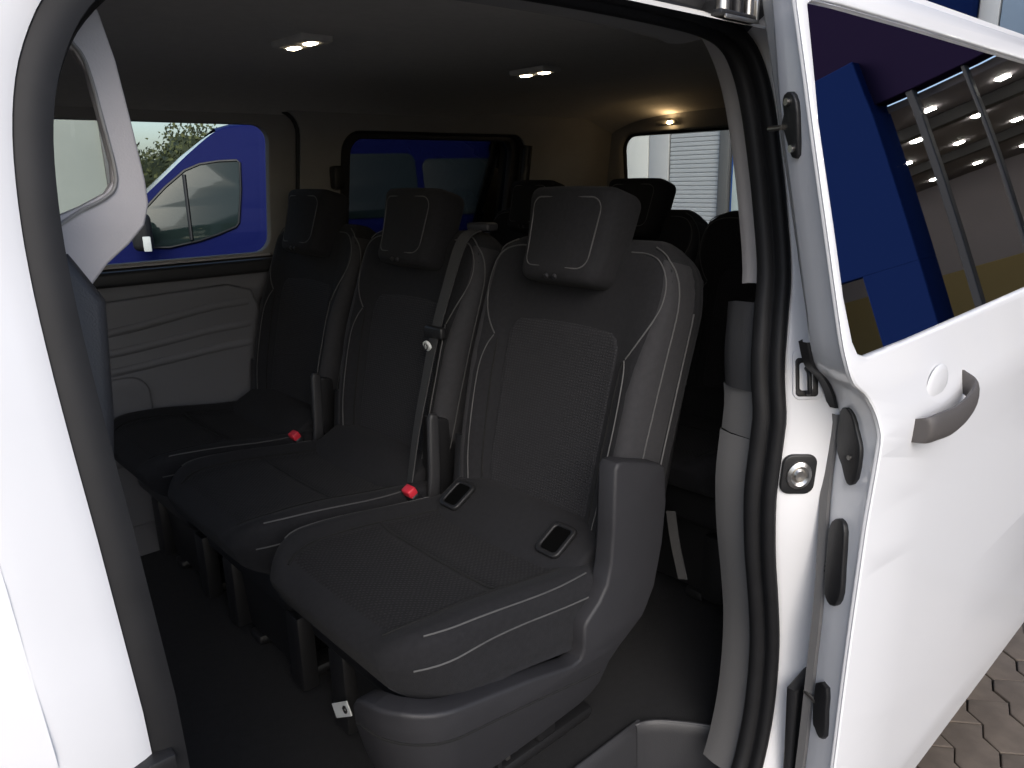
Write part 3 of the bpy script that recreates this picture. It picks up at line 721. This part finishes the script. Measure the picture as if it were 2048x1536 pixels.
# loose strap hanging behind the near seat
S_(ribbon('release_strap', [(1.385, .975, .325), (1.380, .955, .25), (1.380, .930, .165)], .026, 'taupe', side=Vector((0, 1, 0))), r3[0])
# levers and wiring poking out under the near shell
for k, (x, z) in enumerate(((.70, .13), (.72, .135), (.74, .14), (.80, .155), (.83, .165), (.87, .18))):
    S_(box('rail_clip', (x, .83, z - .02), (x + .010, .85, z + .012), 'metal' if k % 2 else 'black', None, .002, 1), near)

# ================================================================== BLUE VAN beyond the far windows
bv = empty('blue_van', (1.6, 3.9, -.58), 'glossy blue van parked alongside, seen through the side windows', 'van')
bv.rotation_euler = (0, 0, math.radians(-18))
G = .58                                       # modelled with z measured from our van's floor
def B(o, par=None):
    if par is None: o.parent = bv; o.location = (0, 0, G)
    else: o.parent = par
    return o
bout = [(-1.30, -.25), (-1.38, .05), (-1.30, .40), (-.95, .62), (-.62, .82), (-.47, .966), (-.394, 1.035), (-.268, 1.145), (-.128, 1.267), (.0, 1.362), (.11, 1.392), (.40, 1.405), (1.2, 1.39), (2.0, 1.37), (2.12, 1.2), (2.15, .3), (2.14, -.25)]
boc = [(p.x, p.y) for p in crom([(a_, b_, 0) for a_, b_ in bout], 5, True)]
bl_ = lambda z: .20 * max(0, z - .85)
def BF(y0): return lambda u, v, w: (u, y0 + bl_(v) + w, v)
bw1 = [(-.405, .805), (-.405, .90), (-.385, .985), (-.275, 1.091), (-.174, 1.170), (-.101, 1.200), (-.006, 1.214), (.080, 1.217), (.095, 1.205), (.083, 1.07), (.052, .905), (.035, .885), (-.048, .854), (-.147, .824), (-.291, .798)]
bw2 = rrect(.36, .90, 1.04, 1.245, .05); bw3 = rrect(1.08, .90, 1.60, 1.215, .05)
BC = [.85, .9, 1.0, 1.1, 1.2, 1.3]
B(plate('body_side', boc, [], .02, BF(.03), 'blue', None, .008, BC))
cab = B(plate('cab_window', bw1, [], .006, BF(.018), 'bluewin', None, .001, BC))
for w_ in (bw2, bw3): B(plate('side_window', w_, [], .006, BF(.018), 'bluewin', None, .001, BC))
B(tube('window_divider', [BF(.013)(-.185, .83, 0), BF(.013)(-.180, 1.15, 0)], .010, 'black', None, 6), cab)
B(tube('window_edge', [Vector(BF(.016)(a_, b_, 0)) for a_, b_ in bw1], .007, 'black', None, 6, True), cab)
nose = [(-1.30, -.2), (-1.38, .05), (-1.30, .40), (-.95, .62), (-.62, .82)]
B(loft('bonnet', [[Vector((x, y, z)) for x, z in nose] for y in (.04, 1.9)], 'blue', None, closed_ring=False, caps=False))
scr = [(-.62, .82), (-.47, .966), (-.394, 1.035), (-.268, 1.145), (-.128, 1.267), (.0, 1.362)]
B(loft('windscreen', [[Vector((x - bow_, y + s_ * bl_(z), z)) for x, z in scr] for y, s_, bow_ in ((.03, 1, 0), (.3, .7, .015), (.97, 0, .03), (1.6, -.7, .015), (1.9, -1, 0))], mat('sky_pale_screen', (.62, .64, .64), .15, spec=1.0), None, closed_ring=False, caps=False))  # pale base colour stands in for the sky reflected on the glass
rf = [(.0, 1.362), (.11, 1.392), (.40, 1.405), (1.2, 1.39), (2.0, 1.37)]
B(loft('roof', [[Vector((x, y + s_ * bl_(z), z + up)) for x, z in rf] for y, s_, up in ((.035, 1, 0), (.12, 1, .02), (.97, 0, .03), (1.8, -1, .02), (1.9, -1, 0))], 'blue', None, closed_ring=False, caps=False))
B(plate('body_side', boc, [], .02, lambda u, v, w: (u, 1.9 - bl_(v) + w, v), 'blue', None, 0, BC))
B(box('tail', (2.10, .05, -.25), (2.13, 1.88, 1.3), 'blue', None, .01))
mr = B(box('wing_mirror', (-.45, -.20, .80), (-.36, -.05, .975), 'black', None, .03, 4))
B(box('indicator_lens', (-.405, -.206, .80), (-.370, -.196, .87), 'tag', None, .004), mr)
B(box('mirror_arm', (-.40, -.08, .83), (-.37, .05, .87), 'black', None, .008), mr)
for x in (-.60, 1.45):
    w_ = B(tube('wheel', [(x, .02, -.24), (x, .24, -.24)], .34, 'rubber2', None, 28)); B(tube('rim', [(x, .005, -.24), (x, .03, -.24)], .22, 'greywall', None, 24), w_)
B(box('sill', (-1.3, .05, -.36), (2.1, 1.85, -.20), 'black', None, .02))

# ================================================================== BACKGROUND beyond the windows
gw = empty('boundary_wall', (1.5, 8.6, -.58))
tag(gw, 'grey green wall panel in front of the hedge, far left window', 'wall')
for k, (x0, x1, zt) in enumerate(((-3.0, -.6, 2.3), (-.58, .9, 2.3), (.92, 2.33, 2.3), (2.35, 2.72, .62), (2.74, 4.2, .62))):
    under(box('wall_panel', (x0, 8.5, -.58), (x1, 8.6, zt), 'wallgg', None, .01), gw)
under(box('wall_post', (2.30, 8.46, -.58), (2.37, 8.52, 2.32), 'post', None, .005), gw)
# hedge: leaf cards through the volume of a clipped bank
random.seed(3); vs = []; fs = []; mi = []
def hz(x): return 1.52 + .16 * math.sin(x * 2.1) + .10 * math.sin(x * 5.3 + 1) + .06 * math.sin(x * 11)
for k in range(26000):
    x = random.uniform(.5, 8); y = random.uniform(9.0, 10.2); top = hz(x) + random.gauss(0, .05)
    z = top - abs(random.gauss(0, .55)); z = max(z, -.5)
    d = Vector((random.gauss(0, 1), random.gauss(0, 1), random.gauss(0, 1) + .5)).normalized(); s = d.orthogonal().normalized()
    L_ = random.uniform(.03, .065); wd = L_ * .35; c_ = Vector((x, y, z)); i0 = len(vs)
    vs += [c_ - s * wd, c_ - d * L_ * .1 + d * L_ * .5 + s * wd, c_ + d * L_, c_ + d * L_ * .4 - s * wd * 1.3]; fs.append((i0, i0 + 1, i0 + 2, i0 + 3)); mi.append(random.random() < .35)
me = bpy.data.meshes.new('foliage'); me.from_pydata([tuple(v) for v in vs], [], fs); me.materials.append(M['leaf']); me.materials.append(M['leaf2'])
for p, q in zip(me.polygons, mi): p.material_index = int(q)
hd = empty('hedge', (4, 9.6, -.58), 'olive green hedge behind the blue van, top left window', 'hedge')
fo = bpy.data.objects.new('foliage', me); COL.objects.link(fo); fo['kind'] = 'stuff'; under(fo, hd)
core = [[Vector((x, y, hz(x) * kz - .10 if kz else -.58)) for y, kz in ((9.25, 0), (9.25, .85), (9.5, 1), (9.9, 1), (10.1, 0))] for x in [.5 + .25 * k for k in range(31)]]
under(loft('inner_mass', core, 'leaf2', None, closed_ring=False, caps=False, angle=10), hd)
for x in (1.2, 2.6, 3.9, 5.4, 6.9): under(tube('stem', [(x, 9.6, -.58), (x + .05, 9.62, .5), (x + .1, 9.6, 1.1)], .04, 'leaf2', None, 6), hd)

# white clad building behind the tailgate
XB = 11.0
wb = empty('clad_building', (XB, 7.5, -.58), 'pale clad building with roller shutter seen through the tailgate window', 'building')
def fac(name, y0, y1, z0, z1, m, dx=0, dep=.10): return under(box(name, (XB + dx, y0, z0), (XB + dx + dep, y1, z1), m, None, .01, 2), wb)
fac('wall', 3.0, 14, -.58, 5.2, 'greywall', .12, 3.0)
for y0, y1, m in ((8.48, 9.4, 'whitewall'), (9.42, 10.6, 'whitewall'), (10.62, 12, 'whitewall'), (8.05, 8.46, 'greywall')): fac('wall_panel', y0, y1, -.58, 4.6, m)
sh_ = fac('shutter_frame', 7.02, 8.03, 2.6, 3.0, 'greywall', -.02)
for k in range(44): under(box('shutter_slat', (XB, 7.06, -.50 + k * .07), (XB + .04, 8.02, -.433 + k * .07), 'shutter', None, .012, 1), sh_)
fac('downpipe', 6.86, 7.03, -.58, 4.6, 'post', -.06)
fac('wall_panel', 3.0, 6.0, 2.2, 2.6, 'greywall')
gl_ = fac('window', 6.45, 6.84, .2, 2.3, 'blue2', .02)
under(box('pane', (XB - .0, 6.52, .3), (XB + .03, 6.80, 2.2), mat('sky_lit_pane', (.55, .62, .60), .1), None, .004), gl_)
fac('corner_column', 6.25, 6.47, -.58, 4.6, 'blue2', -.05)
fac('sign_box', 3.52, 4.35, 2.68, 4.0, 'bluewall', -.30, .25)
fac('wall_panel', 3.28, 3.50, 2.2, 4.6, 'whitewall', -.1)
fac('wall_panel', 2.6, 3.26, 2.2, 4.6, mat('pale_blue_cladding', (.38, .47, .55), .4), -.1)

# showroom mirrored in the door glass
XS = 9.0
sr = empty('showroom', (XS, -2.5, -.58), 'showroom with blue portal and lit ceiling, mirrored in the sliding door glass', 'building')
def sb(name, a_, b_, m, bev=.01): return under(box(name, a_, b_, m, None, bev, 1), sr)
sb('blue_portal', (XS - .15, -3.75, 1.20), (XS + .35, -2.34, 3.6), 'bluewall'); sb('blue_portal', (XS - .15, -2.98, -.58), (XS + .35, -2.34, 1.21), 'bluewall')
sb('fascia', (XS, -9, 3.05), (XS + .3, 1.8, 5.4), 'navy')
sb('ceiling', (XS + .3, -9, 2.95), (XS + 9, 1.8, 3.04), 'showgrey')
sb('back_wall', (XS + 9, -9, -.58), (XS + 9.1, 1.8, 3.04), 'showgrey')
sb('wall_band', (XS + 8.9, -9, -.58), (XS + 9.0, 1.8, 1.0), 'ochre')
sb('showroom_floor', (XS + .3, -9, -.60), (XS + 9, 1.8, -.56), 'ochre')
sb('counter', (XS + 3, -1.9, -.56), (XS + 4, .6, .9), 'whitewall')
for y in (-9, 1.75): sb('side_wall', (XS + .3, y, -.58), (XS + 9, y + .1, 3.04), 'showgrey')
for y, w_ in ((-1.98, .10), (-1.42, .05), (-.6, .08), (.4, .08), (1.3, .08), (-4.2, .08), (-5.4, .08), (-6.6, .08)): sb('mullion', (XS + .02, y - w_ / 3, -.58), (XS + .14, y + w_ / 2, 3.05), 'frame')
sb('beam', (XS + 1.5, -9, 2.80), (XS + 1.7, 1.75, 2.95), 'frame'); sb('beam', (XS + 5, -9, 2.80), (XS + 5.2, 1.75, 2.95), 'frame')
for i in range(5):
    for j in range(9): sb('ceiling_spot', (XS + .9 + i * 1.7, -6.2 + j * .8, 2.925), (XS + 1.02 + i * 1.7, -6.08 + j * .8, 2.952), 'spot', .004)

# ================================================================== GROUND
gm = mat('ground_paving', (.10, .095, .088), .9)
n = gm.node_tree.nodes; l = gm.node_tree.links
br = n.new('ShaderNodeTexBrick'); br.inputs['Scale'].default_value = 4.4; br.inputs['Color1'].default_value = (.11, .10, .09, 1); br.inputs['Color2'].default_value = (.09, .082, .075, 1)
br.inputs['Mortar'].default_value = (.04, .034, .03, 1); br.inputs['Mortar Size'].default_value = .015
tc = n.new('ShaderNodeTexCoord'); l.new(tc.outputs['Object'], br.inputs['Vector']); l.new(br.outputs['Color'], n['Principled BSDF'].inputs['Base Color'])
bed = [(.9, -.6), (3.3, -.6), (3.3, 1.6), (.9, 1.6)]
gnd = plate('ground', [(-60, -60), (80, -60), (80, 60), (-60, 60)], [bed], .02, lambda u, v, w: (u, v, -.59 + w), gm)
tag(gnd, 'brown paved yard around the van', 'ground', kind='structure')
pv = mesh('paving', [(.9, -.6, -.60), (3.3, -.6, -.60), (3.3, 1.6, -.60), (.9, 1.6, -.60)], [(0, 1, 2, 3)], 'sand'); tag(pv, 'brown interlocking block paving below the sliding door', 'paving', kind='structure')
# interlocking zig-zag blocks
L0, W0, zg, gp = .240, .125, .022, .0022
def block():
    a_, b_ = L0 / 2 - gp, W0 / 2 - gp; pts = []
    for k in range(5): pts.append((-a_ + 2 * a_ * k / 4, -b_ + (zg if k % 2 else 0)))
    pts += [(a_ , -b_), (a_ - zg * .0, b_)]
    for k in range(5): pts.append((a_ - 2 * a_ * k / 4, b_ + (zg if k % 2 else 0)))
    out = []
    for p in pts:
        if not out or (Vector(p) - Vector(out[-1])).length > 1e-4: out.append(p)
    return out
bo = plate('paver', block(), [], .03, lambda u, v, w: (u, v, w - .015), 'paver', None, .004)
bme = bo.data; bpy.data.objects.remove(bo)
ROT = Matrix.Rotation(math.radians(38), 3, 'Z'); cnt = 0
for i in range(-16, 17):
    for j in range(-22, 23):
        q = ROT @ Vector((i * L0 + (L0 / 2 if j % 2 else 0), j * W0, 0)) + Vector((2.1, .5, 0))
        if not (1.28 < q.x < 3.1 and -.38 < q.y < 1.15): continue
        o = bpy.data.objects.new('paver', bme); COL.objects.link(o); o.parent = pv
        o.location = (q.x, q.y, -.580 + random.uniform(-.002, .002)); o.rotation_euler = (random.gauss(0, .006), random.gauss(0, .006), math.radians(38)); cnt += 1
print('pavers', cnt)
